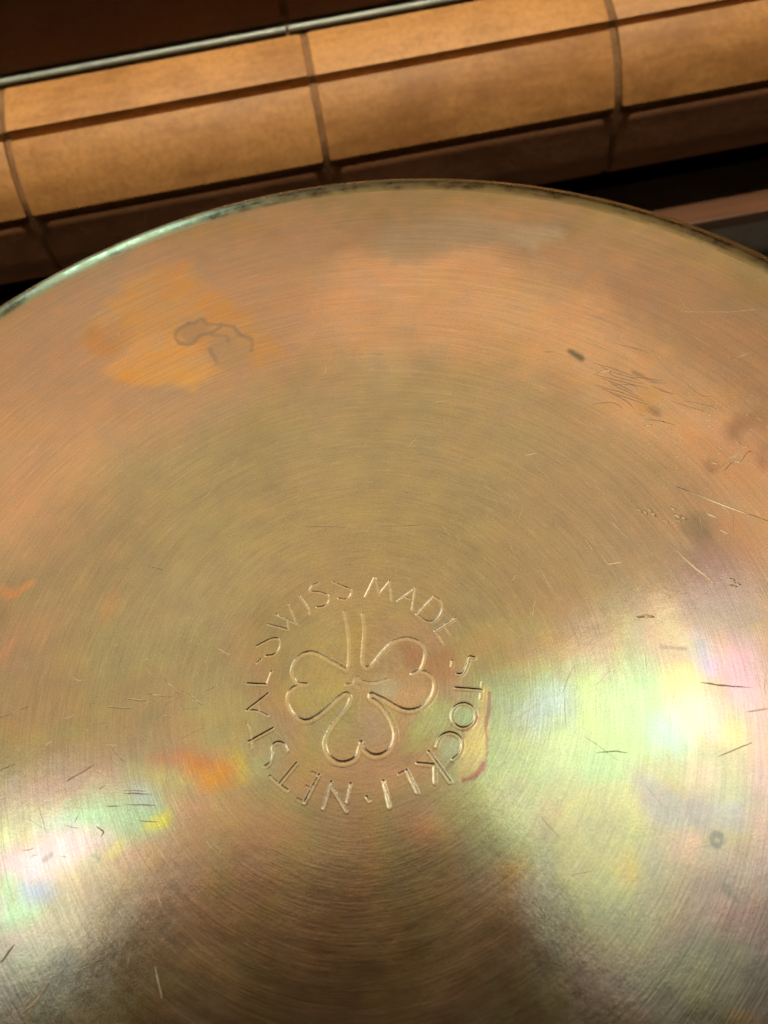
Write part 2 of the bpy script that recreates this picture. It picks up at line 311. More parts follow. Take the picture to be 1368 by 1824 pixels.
PATCHES = [
([(-70.08,55.54),(-71.63,73.75),(-45.99,77.45),(-20,77.92),(-18.08,67.78),(-42.07,62.49),(-55.21,49.56),(-61.97,42.91),(-69.14,44.4)],(0.95,0.66,0.45),6,0.6,4),
([(-4.46,104.56),(48.33,91.91),(66.59,72.09),(75.41,43.29),(75.33,21.69),(68.09,32.38),(57.67,54.84),(42.95,69.48),(-6.51,83.15)],(1,0.72,0.45),7,0.7,4),
([(-55.21,49.56),(-20.57,68.36),(40.05,57.42),(61.97,31.04),(45.46,13.35),(-12.18,23.86),(-34.3,22.34),(-45.07,5.59),(-60.13,13.76)],(0.62,0.58,0.38),8,0.5,4),
([(-19.62,44.68),(23.83,38),(30.76,18.72),(8.23,13.89),(-21.44,17.47)],(0.66,0.59,0.35),8,0.5,4),
([(-47.73,34.81),(-20.32,34.23),(-20.76,11.71),(-34.69,5.74),(-50.53,14.12)],(0.6,0.64,0.46),6,0.55,3),
([(36.06,40.8),(59.49,41.18),(71.11,25.14),(64.14,6.13),(46.23,-1.25),(28.62,9.84)],(0.66,0.52,0.4),6,0.55,3),
([(-63.64,-20.35),(-35.33,-21.7),(1.21,-27.91),(25.8,-38.51),(37.07,-56.62),(-61.85,-41.36)],(0.82,0.6,0.4),8,0.5,4),
([(18.49,101.36),(20.33,113.12),(33.79,114.8),(44.72,114.51),(50.78,109.14),(61.98,105.07),(66.62,101.25),(57.03,97.04),(49.35,100.07),(36.27,101.7)],(0.6,0.56,0.42),2.5,0.75,2.5),
([(51.43,105.83),(59.31,105.79),(66.62,101.25),(59.1,96.9),(51.61,100.68)],(0.7,0.66,0.52),1.5,0.7,2),
([(-42.88,119.86),(-33.87,124.91),(-14.17,127.25),(-5.34,124.53),(-5.78,119.57),(-23.57,120.04),(-36.97,117.28)],(0.66,0.5,0.25),1.2,0.7,1.5),
([(40.11,120.69),(54.9,111.2),(55.77,108.84),(46.44,115.66)],(0.82,0.56,0.28),1.5,0.6,1.5),
([(-101.57,100.8),(-74.45,106.99),(-60.9,117.08),(-31.88,125.91),(-0.13,119.52),(9.53,104.83),(-5.43,68.01),(-33.34,63.55),(-52.33,72.5),(-91.53,78.26)],(0.72,0.53,0.37),6,0.75,4),
([(-54.86,97.02),(-50.85,102.18),(-44.84,108.94),(-36.69,115.44),(-28,115.55),(-24.4,109.6),(-22.77,103.98),(-14.83,96.93),(-14.28,91.89),(-5.87,80.43),(-13.64,76.65),(-21.66,81.37),(-39.25,91.42),(-44.65,87.45),(-50.05,88.16)],(0.88,0.56,0.21),2,0.9,2.5),
([(-49.08,84.49),(-44.67,89.2),(-39.24,93.21),(-30.59,92.89),(-25.39,86.88),(-21.72,80.25),(-22.76,77.14),(-26.79,74.51),(-34.54,76.87),(-46.8,80.86)],(1,0.63,0.24),1.4,0.9,2.2),
([(-53.1,99.64),(-48.91,98.61),(-43.36,98.47),(-43.77,90.16),(-49.19,89.7),(-52.95,94.75)],(0.62,0.42,0.24),2,0.5,2),
([(-30.4,99.58),(-19.22,100.54),(-14.06,94.89),(-15.21,91.52),(-23.25,94.11)],(0.9,0.52,0.18),1.5,0.6,2),
([(-23.98,88.3),(-20.74,89.88),(-14.22,86.51),(-13.26,81.64),(-15.74,77.71),(-20.98,77.83),(-22.85,83.95)],(0.64,0.54,0.38),1.5,0.7,1.5),
([(-30.59,92.89),(-27.8,94.63),(-23.7,94.22),(-22.05,90.8),(-26.25,87.68),(-29.38,88.14)],(0.64,0.47,0.27),0.8,0.8,1),
([(-8.95,75.54),(-4.35,73.89),(-6.57,68.98),(-9.68,67.57)],(0.78,0.5,0.3),2,0.5,1),
([(67.41,53.42),(72.29,50.93),(68.8,46.88),(66.17,45.31),(65.53,47.63)],(0.92,0.62,0.26),0.8,0.8,0.8),
([(62.04,56.97),(67.41,53.42),(66.59,50.92),(61.92,54.26)],(0.7,0.58,0.42),1,0.4,0.8),
([(55.58,66.31),(56.97,65.98),(59.04,62.84),(58.2,61.86),(56.9,63.11)],(0.3,0.29,0.22),0.35,0.9,0.5),
([(67.3,57.58),(70.37,54.78),(68.02,55.33)],(0.33,0.33,0.27),0.4,0.8,0.4),
([(67.88,47.31),(69.96,46.18),(69.63,43.66),(67.47,45.02)],(0.5,0.37,0.27),0.6,0.7,0.6),
([(74.31,32.28),(75.92,32.52),(76.83,30.93),(75.83,29.17),(74.16,29.15),(73.62,30.84)],(0.5,0.37,0.3),0.5,0.8,0.4),
([(80.59,39.06),(85.74,41.69),(90.84,41.38),(89.41,37.89),(84.37,38.2),(80.39,34.97)],(0.56,0.36,0.24),1.2,0.7,1.2),
([(84.31,32.07),(87.56,33.36),(85.02,27.16),(83.3,28.71)],(0.56,0.38,0.26),1.2,0.6,1.2),
([(66.5,21.65),(71.61,20.56),(69.36,14.52),(66.77,16.13),(65.41,18.57)],(0.42,0.37,0.27),1.2,0.7,1),
([(65.23,17.16),(71.53,16.93),(70.66,3.33),(70.04,-0.56),(60.77,1.27),(61.48,11.94)],(0.5,0.38,0.4),3,0.6,2),
([(71.02,20.69),(80.91,17.13),(76.81,7.1),(71.67,9.85)],(0.86,0.52,0.32),2.5,0.5,2),
([(72.19,37.63),(76.92,36.56),(82.67,29.64),(82.86,21.89),(81.05,17.46),(77.93,26),(73.69,32.41)],(0.88,0.6,0.34),2,0.5,2.5),
([(-68.25,33.97),(-66.58,33.02),(-65.21,31.51),(-63.09,33.55),(-60.82,33.71),(-61.07,32.28),(-63.29,31.49),(-64.75,29.84),(-68,30.97)],(0.95,0.56,0.3),0.4,0.95,0.4),
([(-67.02,19.52),(-65.84,21),(-63.74,22.31),(-64.06,20.65),(-65.65,18.69),(-66.81,17.02)],(0.92,0.56,0.33),0.5,0.8,0.5),
([(-46.46,27.15),(-43.69,29.63),(-43.33,25.92),(-46.37,21.23),(-47.48,22.02)],(0.82,0.55,0.32),1,0.7,1),
([(-66.73,16.11),(-53.81,15.86),(-49.22,5.32),(-65.99,7.39)],(0.62,0.52,0.36),3,0.5,3),
([(-64.99,-4.47),(-56.2,-4.34),(-46.52,-4.8),(-42.99,-9.2),(-51.61,-9.73),(-60.19,-10.26),(-64.59,-9.08)],(0.7,0.5,0.52),2.5,0.51,2),
([(-51.56,-10.96),(-45.99,-10.31),(-37.83,-11.34),(-34.91,-14.67),(-34.99,-17.8),(-42.93,-18.37),(-49.26,-16.12),(-53.61,-13.01)],(0.45,0.86,0.58),2,0.66,2),
([(-41.26,-9.5),(-37.81,-10.11),(-37.01,-13.5),(-40.41,-12.91)],(0.55,0.7,0.88),1.5,0.47,1),
([(-58.81,-11.71),(-53.25,-11.47),(-51.42,-14.57),(-56.44,-15.67)],(0.55,0.82,0.8),2,0.55,2),
([(-39.07,-5.3),(-30.75,-5.52),(-26.53,-8.39),(-29.16,-9.17),(-36.91,-7.37)],(0.8,0.36,0.24),1.6,0.62,1),
([(-32.54,-6.89),(-27.82,-8.16),(-24.31,-7.53),(-22.07,-9.61),(-22.45,-12.02),(-25.93,-13.03),(-30.14,-11.88),(-32.64,-9.8)],(1,0.52,0.1),1.5,0.7,1),
([(-30.81,-6.99),(-26.1,-8.47),(-27.45,-9.48),(-30.45,-8.94)],(0.86,0.3,0.16),1,0.55,0.6),
([(-23.84,-6.98),(-21.28,-7.66),(-21.12,-11.43),(-22.76,-13.39),(-22.97,-10.28)],(0.9,0.9,0.16),1,0.62,0.8),
([(-39.08,-6.98),(-32.63,-9.39),(-30.56,-11.81),(-34.43,-12.34),(-38.67,-9.96)],(0.72,0.82,0.3),1.5,0.58,1),
([(-21.43,-9.73),(-16.89,-7.18),(-13.39,-6.96),(-15.03,-10.46),(-19.57,-13.34)],(0.62,0.8,0.58),1.5,0.47,1),
([(-37.04,-15.48),(-34.92,-14.86),(-34.56,-17.48),(-37.08,-17.63),(-40,-16.93)],(0.92,0.92,0.14),0.7,0.66,0.6),
([(-45.83,-19.59),(-43.14,-17.94),(-43.26,-19.84),(-44.99,-20.68)],(0.85,0.88,0.18),0.7,0.66,0.5),
([(-32.78,-14.24),(-28.14,-14.65),(-27.8,-16.3),(-32.01,-16.36)],(0.95,0.62,0.55),1.5,0.47,1),
([(-63.91,-17.1),(-55.61,-15.42),(-45.9,-15.72),(-44.39,-18.5),(-51.18,-21.14),(-57.3,-22.35),(-63.65,-20.17)],(0.96,0.68,0.8),1.4,0.66,1.5),
([(-60.2,-22.05),(-55.25,-22.32),(-54.08,-25.08),(-57.47,-26.15),(-60.05,-24.1)],(0.42,0.58,0.92),1.2,0.66,1),
([(-63.65,-20.17),(-61.07,-21.35),(-59.79,-24.86),(-55.02,-26.55),(-56.95,-28.02),(-62.92,-28.81)],(0.42,0.88,0.46),1.5,0.66,1),
([(-63.43,-22.8),(-62,-25.22),(-63.08,-26.84)],(0.95,0.95,0.9),1.2,0.55,1),
([(-64.42,-11.13),(-62.25,-11.51),(-62.37,-15.43),(-63.95,-16.71)],(0.75,0.85,0.45),1.2,0.55,1),
([(-62.96,-28.27),(-58.18,-27.64),(-52.99,-26.71),(-50.77,-31.99),(-48.29,-35.78),(-52.26,-42.84),(-61.85,-41.36)],(0.52,0.57,0.45),3,0.39,3),
([(-61.66,-29.53),(-59.23,-29.93),(-59.48,-31.96),(-61.89,-31.57)],(0.8,0.5,0.45),1,0.47,1),
([(-62.63,-32.14),(-59.08,-32.02),(-57.53,-37.63),(-62.17,-37.55)],(0.48,0.54,0.28),2,0.47,2),
([(-53.19,-22.3),(-38.8,-22.48),(-26.8,-28.17),(-23.26,-34.72),(-35,-34.53),(-48.89,-28.8)],(0.82,0.5,0.34),4,0.39,3),
([(14.76,-4.04),(29.39,-3.57),(43.53,-4.87),(53.01,-6.21),(54.54,-13.27),(51.8,-22.11),(45.43,-23.42),(29.09,-24.54),(21.41,-21.59),(10.28,-22.04)],(0.52,0.84,0.44),3,0.7,3),
([(25.82,-7.02),(35.07,-6.03),(36.01,-9.82),(31.82,-13),(25.84,-12.34)],(0.58,0.8,0.98),2.2,0.58,1.5),
([(21.35,-2.98),(27.22,-3.16),(26.47,-8.04),(21.79,-8.96)],(0.5,0.82,0.66),2,0.39,1.5),
([(37.27,-4.61),(41.68,-4.98),(40.34,-12.39),(36.52,-13.43)],(0.66,0.92,0.34),1.5,0.47,1.5),
([(47.8,-13.77),(53.54,-14.83),(53.44,-19.92),(49.41,-21.68),(45.92,-19.4)],(0.56,0.84,0.8),1.5,0.55,1.5),
([(53.36,-6.51),(58.32,-7.69),(57.2,-13.76),(52.34,-13.3)],(0.92,0.88,0.38),1.5,0.62,1),
([(52.77,-12.05),(58.74,-11.39),(58.94,-16.69),(56.64,-20.51),(52.8,-18.13)],(1,0.8,0.66),2,0.55,1.5),
([(58.64,-17.49),(62.66,-18.23),(61.42,-21.37),(58.09,-21.18)],(0.88,0.86,0.36),1.2,0.47,1),
([(40.67,-14.19),(44.53,-15.76),(42.84,-19.67),(39.02,-18.15)],(0.62,0.9,0.4),1.5,0.47,1),
([(62.71,-4.34),(73.06,-2.06),(66.18,-18.88),(63.69,-16.71),(61.53,-11.02)],(0.95,0.56,0.82),2.2,0.58,1.5),
([(58.85,-1.2),(62.36,-2.85),(61.18,-9.6),(58.43,-8.62)],(0.56,0.6,0.95),1.5,0.55,1),
([(63.69,-16.71),(66.83,-17.29),(57.55,-39.96),(57.74,-33.76)],(0.88,0.52,0.55),1.8,0.51,2),
([(42.15,-21.82),(44.7,-23.08),(48.27,-27.31),(54.48,-29.57),(58.78,-28.57),(56.51,-34.3),(47.25,-32.52),(42.88,-31.01),(41.7,-27.73)],(0.52,0.52,0.54),1.2,0.55,1.5),
([(51,-21.97),(54.69,-23.45),(54.35,-26.61),(50.17,-26.66)],(0.98,0.7,0.5),1.5,0.47,1.2),
([(29.2,-24.16),(41.07,-23.85),(41.67,-29.08),(39.94,-35.55),(36.47,-40.7),(28.38,-41.46),(25.81,-32.05)],(0.74,0.76,0.34),1.4,0.58,1.5),
([(36.49,-33.12),(39.98,-34.82),(37.87,-38.81),(34.75,-38.65)],(0.9,0.62,0.26),1.2,0.47,1),
([(16.77,-32.37),(22.09,-30.67),(21.5,-35.36),(16.86,-37.11)],(0.92,0.55,0.18),1.5,0.58,1.2),
([(13.22,-20.14),(27.49,-22.66),(26.2,-32.11),(16.94,-31.66),(10.98,-26.87)],(0.6,0.72,0.4),3,0.43,2),
([(46.48,-32.39),(49.29,-32.5),(49.28,-35.3),(47.21,-37.14),(45.19,-36.07)],(1,0.6,0.44),1,0.55,1),
([(40.83,-33.49),(45.82,-36.54),(56.19,-34.62),(57.14,-40.96),(48.09,-46.38),(39.31,-43.93),(39.34,-37.99)],(0.8,0.6,0.46),3,0.43,2),
([(26.88,-41.21),(37.11,-41.15),(40.48,-46.15),(36.86,-51.14),(28.71,-46.92)],(0.56,0.62,0.38),3,0.39,2),
([(46.74,-42.74),(56.74,-41.95),(53.11,-50.82),(47.25,-48.57)],(0.88,0.48,0.4),2,0.47,1.5),
([(49.99,-50.32),(53.74,-49.29),(51.15,-55.6),(48.44,-54.24)],(0.52,0.4,0.46),1.5,0.55,1),
([(44.14,-57.71),(46.53,-56.28),(48.96,-58.46)],(0.95,0.58,0.22),1,0.62,1),
([(8.56,-22.14),(10.71,-24.1),(10.18,-26.73),(7.54,-27.43),(4.12,-25.69),(5.55,-22.41)],(1,0.55,0.38),2,0.58,1.5),
([(32.25,3.99),(34.59,4.02),(34.41,1.62),(32.53,1.5)],(0.85,0.65,0.26),0.8,0.55,0.6),
([(-0.94,14.87),(3.01,14.08),(3.01,3.62),(-2.55,3.08)],(0.7,0.62,0.26),2,0.5,1),
([(-11.43,8.02),(-2.55,3.08),(-3.13,-1.15),(-10.39,-4.03),(-13.04,-0.08)],(0.76,0.72,0.32),1.5,0.5,1),
([(-9.18,6.77),(-2.55,3.08),(-4.48,0.27),(-9.28,2.36)],(0.68,0.58,0.34),1.2,0.5,1),
([(7.48,6.85),(11.38,6.51),(12.53,4.23),(17.31,4.54),(18.41,2.29),(16.63,-2.53),(13.22,-2.28),(11.8,0.35),(8.56,1.76)],(0.62,0.4,0.27),1,0.8,0.8),
([(2.35,-0.62),(8.53,-0.61),(11.97,-2.82),(9.2,-5.37),(4.91,-3.81)],(0.9,0.62,0.36),1.2,0.5,0.8),
([(2.09,0.21),(6.28,-0.19),(6.64,-2.6),(2.8,-2.65)],(0.62,0.78,0.7),1.2,0.6,0.8),
([(-0.29,-2.84),(3.07,-5.75),(3.88,-9.99),(0.59,-11.94),(-1.16,-8.71)],(0.78,0.66,0.66),1.5,0.6,1),
([(-6.57,-9.92),(-1.58,-11.55),(7.14,-16.66),(8.99,-22.12),(1.2,-21.76),(-5.18,-16.21)],(0.78,0.62,0.5),3,0.5,2),
([(9.07,-6.11),(15.5,-4.26),(15.18,-9.48),(10.17,-12.23),(4.9,-12.71)],(0.6,0.9,0.42),1.2,0.6,1),
([(11.8,-11.43),(15.45,-11.73),(14.87,-14.51),(11.63,-16.06)],(0.58,0.85,0.72),0.8,0.6,0.6),
([(15.13,-6.33),(17.3,-6.36),(18.83,-7.58),(18.74,-9.25),(16.91,-10.39),(15.19,-9.71),(14.58,-8.11)],(0.48,0.86,0.55),0.5,0.7,0.3),
([(21.14,-4.01),(22.29,-4.42),(21.27,-8.04),(20.3,-10.65),(19.6,-14.51),(18.58,-16.99),(17.06,-18.11),(14.68,-19.08),(13.32,-18.66),(14.34,-16.41),(15.23,-14.8),(16.14,-11.36),(18.46,-10.13),(19.73,-7.75)],(0.92,0.8,0.36),0.5,0.8,0.5),
([(79.71,84.73),(100.64,65.34),(100.69,29.2),(88.12,34.74),(80.08,49.6),(70.82,69.35),(61.18,89.53)],(0.62,0.46,0.32),6,0.85,4),
([(65.91,13.87),(77.63,9.11),(72.6,-3.2),(60.93,0.16)],(0.6,0.48,0.5),3,0.7,3),
([(8.8,-16.94),(26.4,-19.16),(26.2,-30.49),(10.08,-29.41)],(0.66,0.78,0.46),3,0.6,3),
]
STAIN_LINES = [
([(14.8,-18.93),(16.21,-18.66),(17.44,-18.01),(18.71,-16.84),(19.61,-14.87),(20.27,-11.01),(21.45,-8.07),(22.13,-5.35)],(0.55,0.28,0.27),0.28,0.7),
([(14.8,-18.93),(16.21,-18.66),(17.44,-18.01),(18.49,-16.97)],(0.55,0.28,0.27),0.5,0.8),
([(16.26,-10.83),(17.41,-10.67),(18.48,-10.04),(19.2,-9.15)],(0.55,0.28,0.27),0.35,0.8),
([(16.31,-11.02),(15.81,-12.75),(15.12,-14.42),(13.81,-15.43),(12.27,-16.74)],(0.5,0.38,0.34),0.3,0.6),
([(-27.81,94.33),(-30.13,93.08),(-31.1,90.93),(-30.25,88.94),(-28.49,87.81),(-26.45,88.31),(-25.03,89.86),(-22.77,90.08),(-20.68,91.06),(-20.16,92.14)],(0.5,0.42,0.32),0.55,0.75),
([(-27.81,94.33),(-25.99,94.18),(-24.8,95.11),(-23.29,93.21),(-20.17,92.02),(-17.09,90.48),(-15.7,87.76),(-13.17,85.67),(-13.43,82.25)],(0.5,0.42,0.32),0.55,0.7),
([(-22.54,90.03),(-21.7,88.93),(-19.03,88.28),(-18.51,85.8)],(0.5,0.42,0.32),0.5,0.6),
([(-23.01,85.14),(-21.69,80.81)],(0.5,0.42,0.32),0.5,0.6),
([(60.34,61.01),(63.38,58.98),(67.42,55.7)],(0.42,0.32,0.2),0.22,0.55),
([(61.65,59.67),(63.45,57.8),(68.12,54.39)],(0.42,0.32,0.2),0.22,0.55),
([(62.96,58.33),(63.52,56.62),(68.8,53.1)],(0.42,0.32,0.2),0.22,0.55),
([(59.51,58.12),(63.59,55.46),(69.49,51.81)],(0.42,0.32,0.2),0.22,0.55),
([(60.82,56.8),(63.66,54.3),(66.2,51.46)],(0.42,0.32,0.2),0.22,0.55),
([(62.12,55.48),(63.74,53.15),(66.89,50.18)],(0.42,0.32,0.2),0.22,0.55),
([(58.71,55.28),(63.81,52.01),(67.57,48.92)],(0.42,0.32,0.2),0.22,0.55),
([(60.01,53.98),(63.88,50.88),(68.25,47.66)],(0.42,0.32,0.2),0.22,0.55),
([(61.3,52.69),(63.95,49.76),(65,47.32)],(0.42,0.32,0.2),0.22,0.55),
([(50.79,66.5),(52.89,66)],(0.5,0.38,0.24),0.25,0.5),
([(57.88,-10.11),(60.99,-11.28),(65.96,-12.66)],(0.32,0.28,0.3),0.3,0.8),
([(37.21,-18.45),(40.15,-18.69),(42.29,-19.37)],(0.42,0.5,0.34),0.25,0.6),
([(51.19,-33.95),(52.4,-33.97),(52.19,-35.05),(51.11,-35.24),(51.19,-33.95)],(0.36,0.36,0.28),0.5,0.8),
([(50.31,-40.53),(51.39,-42.81)],(0.4,0.38,0.28),0.7,0.5),
([(53.71,-2.84),(57.39,-4.02)],(0.36,0.27,0.25),0.4,0.5),
([(-42.98,-10.84),(-37.84,-11.86)],(0.2,0.25,0.25),0.18,0.8),
([(-42.98,-10.35),(-38.69,-11.19)],(0.25,0.3,0.3),0.14,0.6),
([(-42.54,-12.73),(-37.44,-13.75)],(0.2,0.25,0.25),0.2,0.8),
([(-45.96,-12.42),(-43.39,-12.87)],(0.3,0.3,0.25),0.15,0.6),
([(-40.42,-15.77),(-36.64,-16.54)],(0.3,0.32,0.15),0.15,0.5),
([(-47.59,-15.43),(-46.31,-16.43),(-46.71,-17.14)],(0.35,0.4,0.4),0.3,0.6),
([(-56.25,-19.16),(-55.03,-18.6)],(0.35,0.4,0.38),0.5,0.6),
([(-47.91,-19.81),(-47.06,-20.71)],(0.35,0.38,0.3),0.4,0.6),
([(-37.48,31.45),(-35.24,30.38)],(0.5,0.42,0.32),0.3,0.4),
]
SCRATCHES = [
([(61.77,16.41),(63.63,11.98),(66.08,8.01),(66.87,6.48)],0.28),
([(67.06,27.83),(74.31,21.91),(80.87,17.03)],0.26),
([(76.79,30.19),(79.27,31.93),(80.45,32.07),(82.39,33.55),(83.96,33.47)],0.3),
([(77.14,29.32),(79.56,30.92),(80.8,30.65),(82.84,32.36),(84.03,32.5)],0.25),
([(70.24,21.27),(72.29,19.46)],0.3),
([(71.27,17.33),(73.04,15.75)],0.2),
([(-6.07,34.08),(5.55,31.64),(16.73,29.67)],0.16),
([(-37.65,-26.21),(-36.7,-29.48)],0.22),
([(-37.82,-37.58),(-36.84,-41.9)],0.2),
([(-41.97,-35.24),(-42.23,-36.88)],0.2),
([(-53.05,-7.07),(-48.14,-5.08)],0.24),
([(-45.48,-2.24),(-42.74,-5.66)],0.22),
([(-35.47,8.22),(-32.45,4.38)],0.2),
([(-31.09,4.65),(-28.63,1.91)],0.22),
([(-45.89,4.81),(-41.34,3.65)],0.25),
([(-42.48,5.73),(-38.85,4.54)],0.25),
([(-38.63,5.85),(-34.51,4.56)],0.2),
([(-46.39,-2.08),(-43.76,-2.46)],0.18),
([(-36.32,1.7),(-34.4,0.73)],0.2),
([(-25.4,12.17),(-22.78,10.01)],0.2),
([(-65.91,6.44),(-60.79,7.68)],0.2),
([(-65.11,-3.01),(-62.34,-2.34)],0.2),
([(-58.01,-0.37),(-55.72,0.61)],0.2),
([(-58.25,-40.61),(-56.59,-39.4),(-54.43,-37.21)],0.32),
([(-57.97,-39.63),(-56.99,-38.6)],0.3),
([(-62.53,-33.34),(-60.38,-30.88)],0.24),
([(10.82,75.4),(16.03,74.14)],0.2),
([(14.48,86.76),(19.01,85.99)],0.14),
([(23.85,58.57),(28.69,58.21)],0.14),
([(39.64,41.12),(43.15,41.18)],0.16),
([(51.15,3.28),(52.76,3.18),(54.24,2.67)],0.5),
([(49.18,14.35),(51.93,14.26)],0.2),
([(46.49,20.56),(47.63,17.05)],0.16),
([(51.95,24.14),(54.94,17.95)],0.16),
([(82.11,70.8),(93.16,68.04),(101.4,67.18)],0.12),
([(88.28,55.36),(94.14,56.32)],0.16),
([(62.12,65.67),(67.91,60.23)],0.12),
([(60.12,58.14),(62.98,58.24),(65.47,56.4)],0.2),
([(56.26,-22.51),(62.56,-21.28)],0.2),
([(63.56,-16.39),(67.16,-16.48)],0.22),
([(58.22,24.71),(58.94,23.54)],0.4),
([(59.24,24.11),(59.71,22.87)],0.4),
([(60.28,24.27),(60.69,23.17)],0.4),
([(60.52,23.33),(61.13,22.19)],0.4),
([(64.53,23.74),(65.22,22.58)],0.4),
([(64.51,22.11),(65.61,20.87)],0.4),
([(64.45,20.99),(65.42,20.04)],0.4),
([(65.61,21.5),(66.5,20.31)],0.4),
([(69.78,7.26),(70.54,6.54)],0.4),
([(70.22,6.26),(71.22,5.61)],0.4),
([(69.29,6),(70.52,5.41)],0.4),
([(62.06,21.37),(63.09,20.53)],0.4),
]


# ------------------------------------------------------------------ numeric helpers
def value_noise(x, y, seed):
    r = np.random.default_rng(seed).random((256, 256))
    xi = np.floor(x).astype(int); yi = np.floor(y).astype(int)
    fx = x - xi; fy = y - yi
    fx = fx * fx * (3 - 2 * fx); fy = fy * fy * (3 - 2 * fy)
    x0, x1, y0, y1 = xi & 255, (xi + 1) & 255, yi & 255, (yi + 1) & 255
    return (r[x0, y0] * (1 - fx) + r[x1, y0] * fx) * (1 - fy) + (r[x0, y1] * (1 - fx) + r[x1, y1] * fx) * fy

def fbm(x, y, scale, seed, octv=4):
    s = 0.0; a = 0.5; t = 0.0
    for k in range(octv):
        s = s + a * (value_noise(x / scale * 2 ** k + 31.7 * k, y / scale * 2 ** k + 11.3 * k, seed + k) - 0.5)
        t += a; a *= 0.55
    return s / t * 2

def catmull(pts, per=6):
    p = [np.array(q, float) for q in pts]
    if len(p) < 3: return np.array(p)
    closed = np.allclose(p[0], p[-1])
    ext = ([p[-2]] if closed else [2 * p[0] - p[1]]) + p + ([p[1]] if closed else [2 * p[-1] - p[-2]])
    out = []
    for i in range(1, len(ext) - 2):
        a, b, c, d = ext[i - 1:i + 3]
        for k in range(per):
            t = k / per
            out.append(0.5 * (2 * b + (c - a) * t + (2 * a - 5 * b + 4 * c - d) * t * t + (3 * b - a - 3 * c + d) * t ** 3))
    out.append(p[-1])
    return np.array(out)

def seg_dist(X, Y, poly):
    d = np.full(X.shape, 1e9)
    for (ax, ay), (bx, by) in zip(poly[:-1], poly[1:]):
        dx, dy = bx - ax, by - ay
        L = dx * dx + dy * dy + 1e-12
        t = np.clip(((X - ax) * dx + (Y - ay) * dy) / L, 0, 1)
        d = np.minimum(d, (X - ax - t * dx) ** 2 + (Y - ay - t * dy) ** 2)
    return np.sqrt(d)

def chaikin(p, n=2):
    p = np.array(p, float)
    for _ in range(n):
        q = np.roll(p, -1, 0)
        p = np.stack([0.75 * p + 0.25 * q, 0.25 * p + 0.75 * q], 1).reshape(-1, 2)
    return p

def poly_sd(X, Y, p):
    c = np.vstack([p, p[:1]])
    d = seg_dist(X, Y, c)
    ins = np.zeros(X.shape, bool)
    for (ax, ay), (bx, by) in zip(c[:-1], c[1:]):
        if ay == by: continue
        hit = ((ay > Y) != (by > Y)) & (X < (bx - ax) * (Y - ay) / (by - ay) + ax)
        ins ^= hit
    return np.where(ins, d, -d)

def sstep(a, b, v):
    t = np.clip((v - a) / (b - a), 0, 1)
    return t * t * (3 - 2 * t)

# ------------------------------------------------------------------ the copper pan, lying upside down
R_FLAT, R_OUT, FIL = 130.0, 143.0, 13.0
pan = empty('copper_pan', (0, 0, 0), 'large round tarnished copper pan lying upside down, clover maker\'s mark on its base', 'pan')

NTH = 1800
radii = np.concatenate([np.arange(0.2, 24.0, 0.12), np.arange(24.0, R_FLAT, 0.4), [R_FLAT]])
NR = len(radii)
th = np.arange(NTH) * 2 * math.pi / NTH
VX = np.concatenate([[0.0], (radii[:, None] * np.cos(th)).ravel()])
VY = np.concatenate([[0.0], (radii[:, None] * np.sin(th)).ravel()])
RR = np.hypot(VX, VY)

# relief: shallow dents of a used pan, then the engraving
fade = 1 - sstep(116, 129, RR)
VZ = (0.10 * fbm(VX, VY, 42.0, 3, 2) + 0.018 * fbm(VX, VY, 9.0, 5, 2)) * fade
VID = np.zeros(len(VX), int)
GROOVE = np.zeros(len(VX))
inner = np.where(RR < 25.0)[0]
IX, IY = VX[inner], VY[inner]
rough_n = fbm(IX, IY, 0.8, 17, 3)
def engrave(strokes, width, depth, ident):
    pts = np.vstack([catmull(s) for s, w in strokes])
    m = width * 2.6 + 0.3
    box = (IX > pts[:, 0].min() - m) & (IX < pts[:, 0].max() + m) & (IY > pts[:, 1].min() - m) & (IY < pts[:, 1].max() + m)
    ii = np.where(box)[0]
    h = np.zeros(len(ii)); near = np.full(len(ii), 1e9)
    for s, w in strokes:
        d = seg_dist(IX[ii], IY[ii], catmull(s))
        d = np.maximum(d + rough_n[ii] * width * 0.12, 0)
        u = d / width
        cut = np.where(u < 1, -(1 - u * u) ** 1.5, 0.0)
        burr = 0.30 * np.exp(-((u - 1.25) / 0.33) ** 2) * (u > 0.9)
        hh = (cut + burr) * depth * w * (1 + 0.3 * rough_n[ii])
        h = np.where(np.abs(hh) > np.abs(h), hh, h)
        near = np.minimum(near, d)
    VZ[inner[ii]] += h
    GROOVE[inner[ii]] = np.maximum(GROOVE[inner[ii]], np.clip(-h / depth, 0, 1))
    VID[inner[ii[near < width * 2.3]]] = ident
for k, (ch, st) in enumerate(LETTERS):
    engrave(st, 0.29, 0.056, 2 + k)
engrave(EMBLEM, 0.44, 0.050, 1)

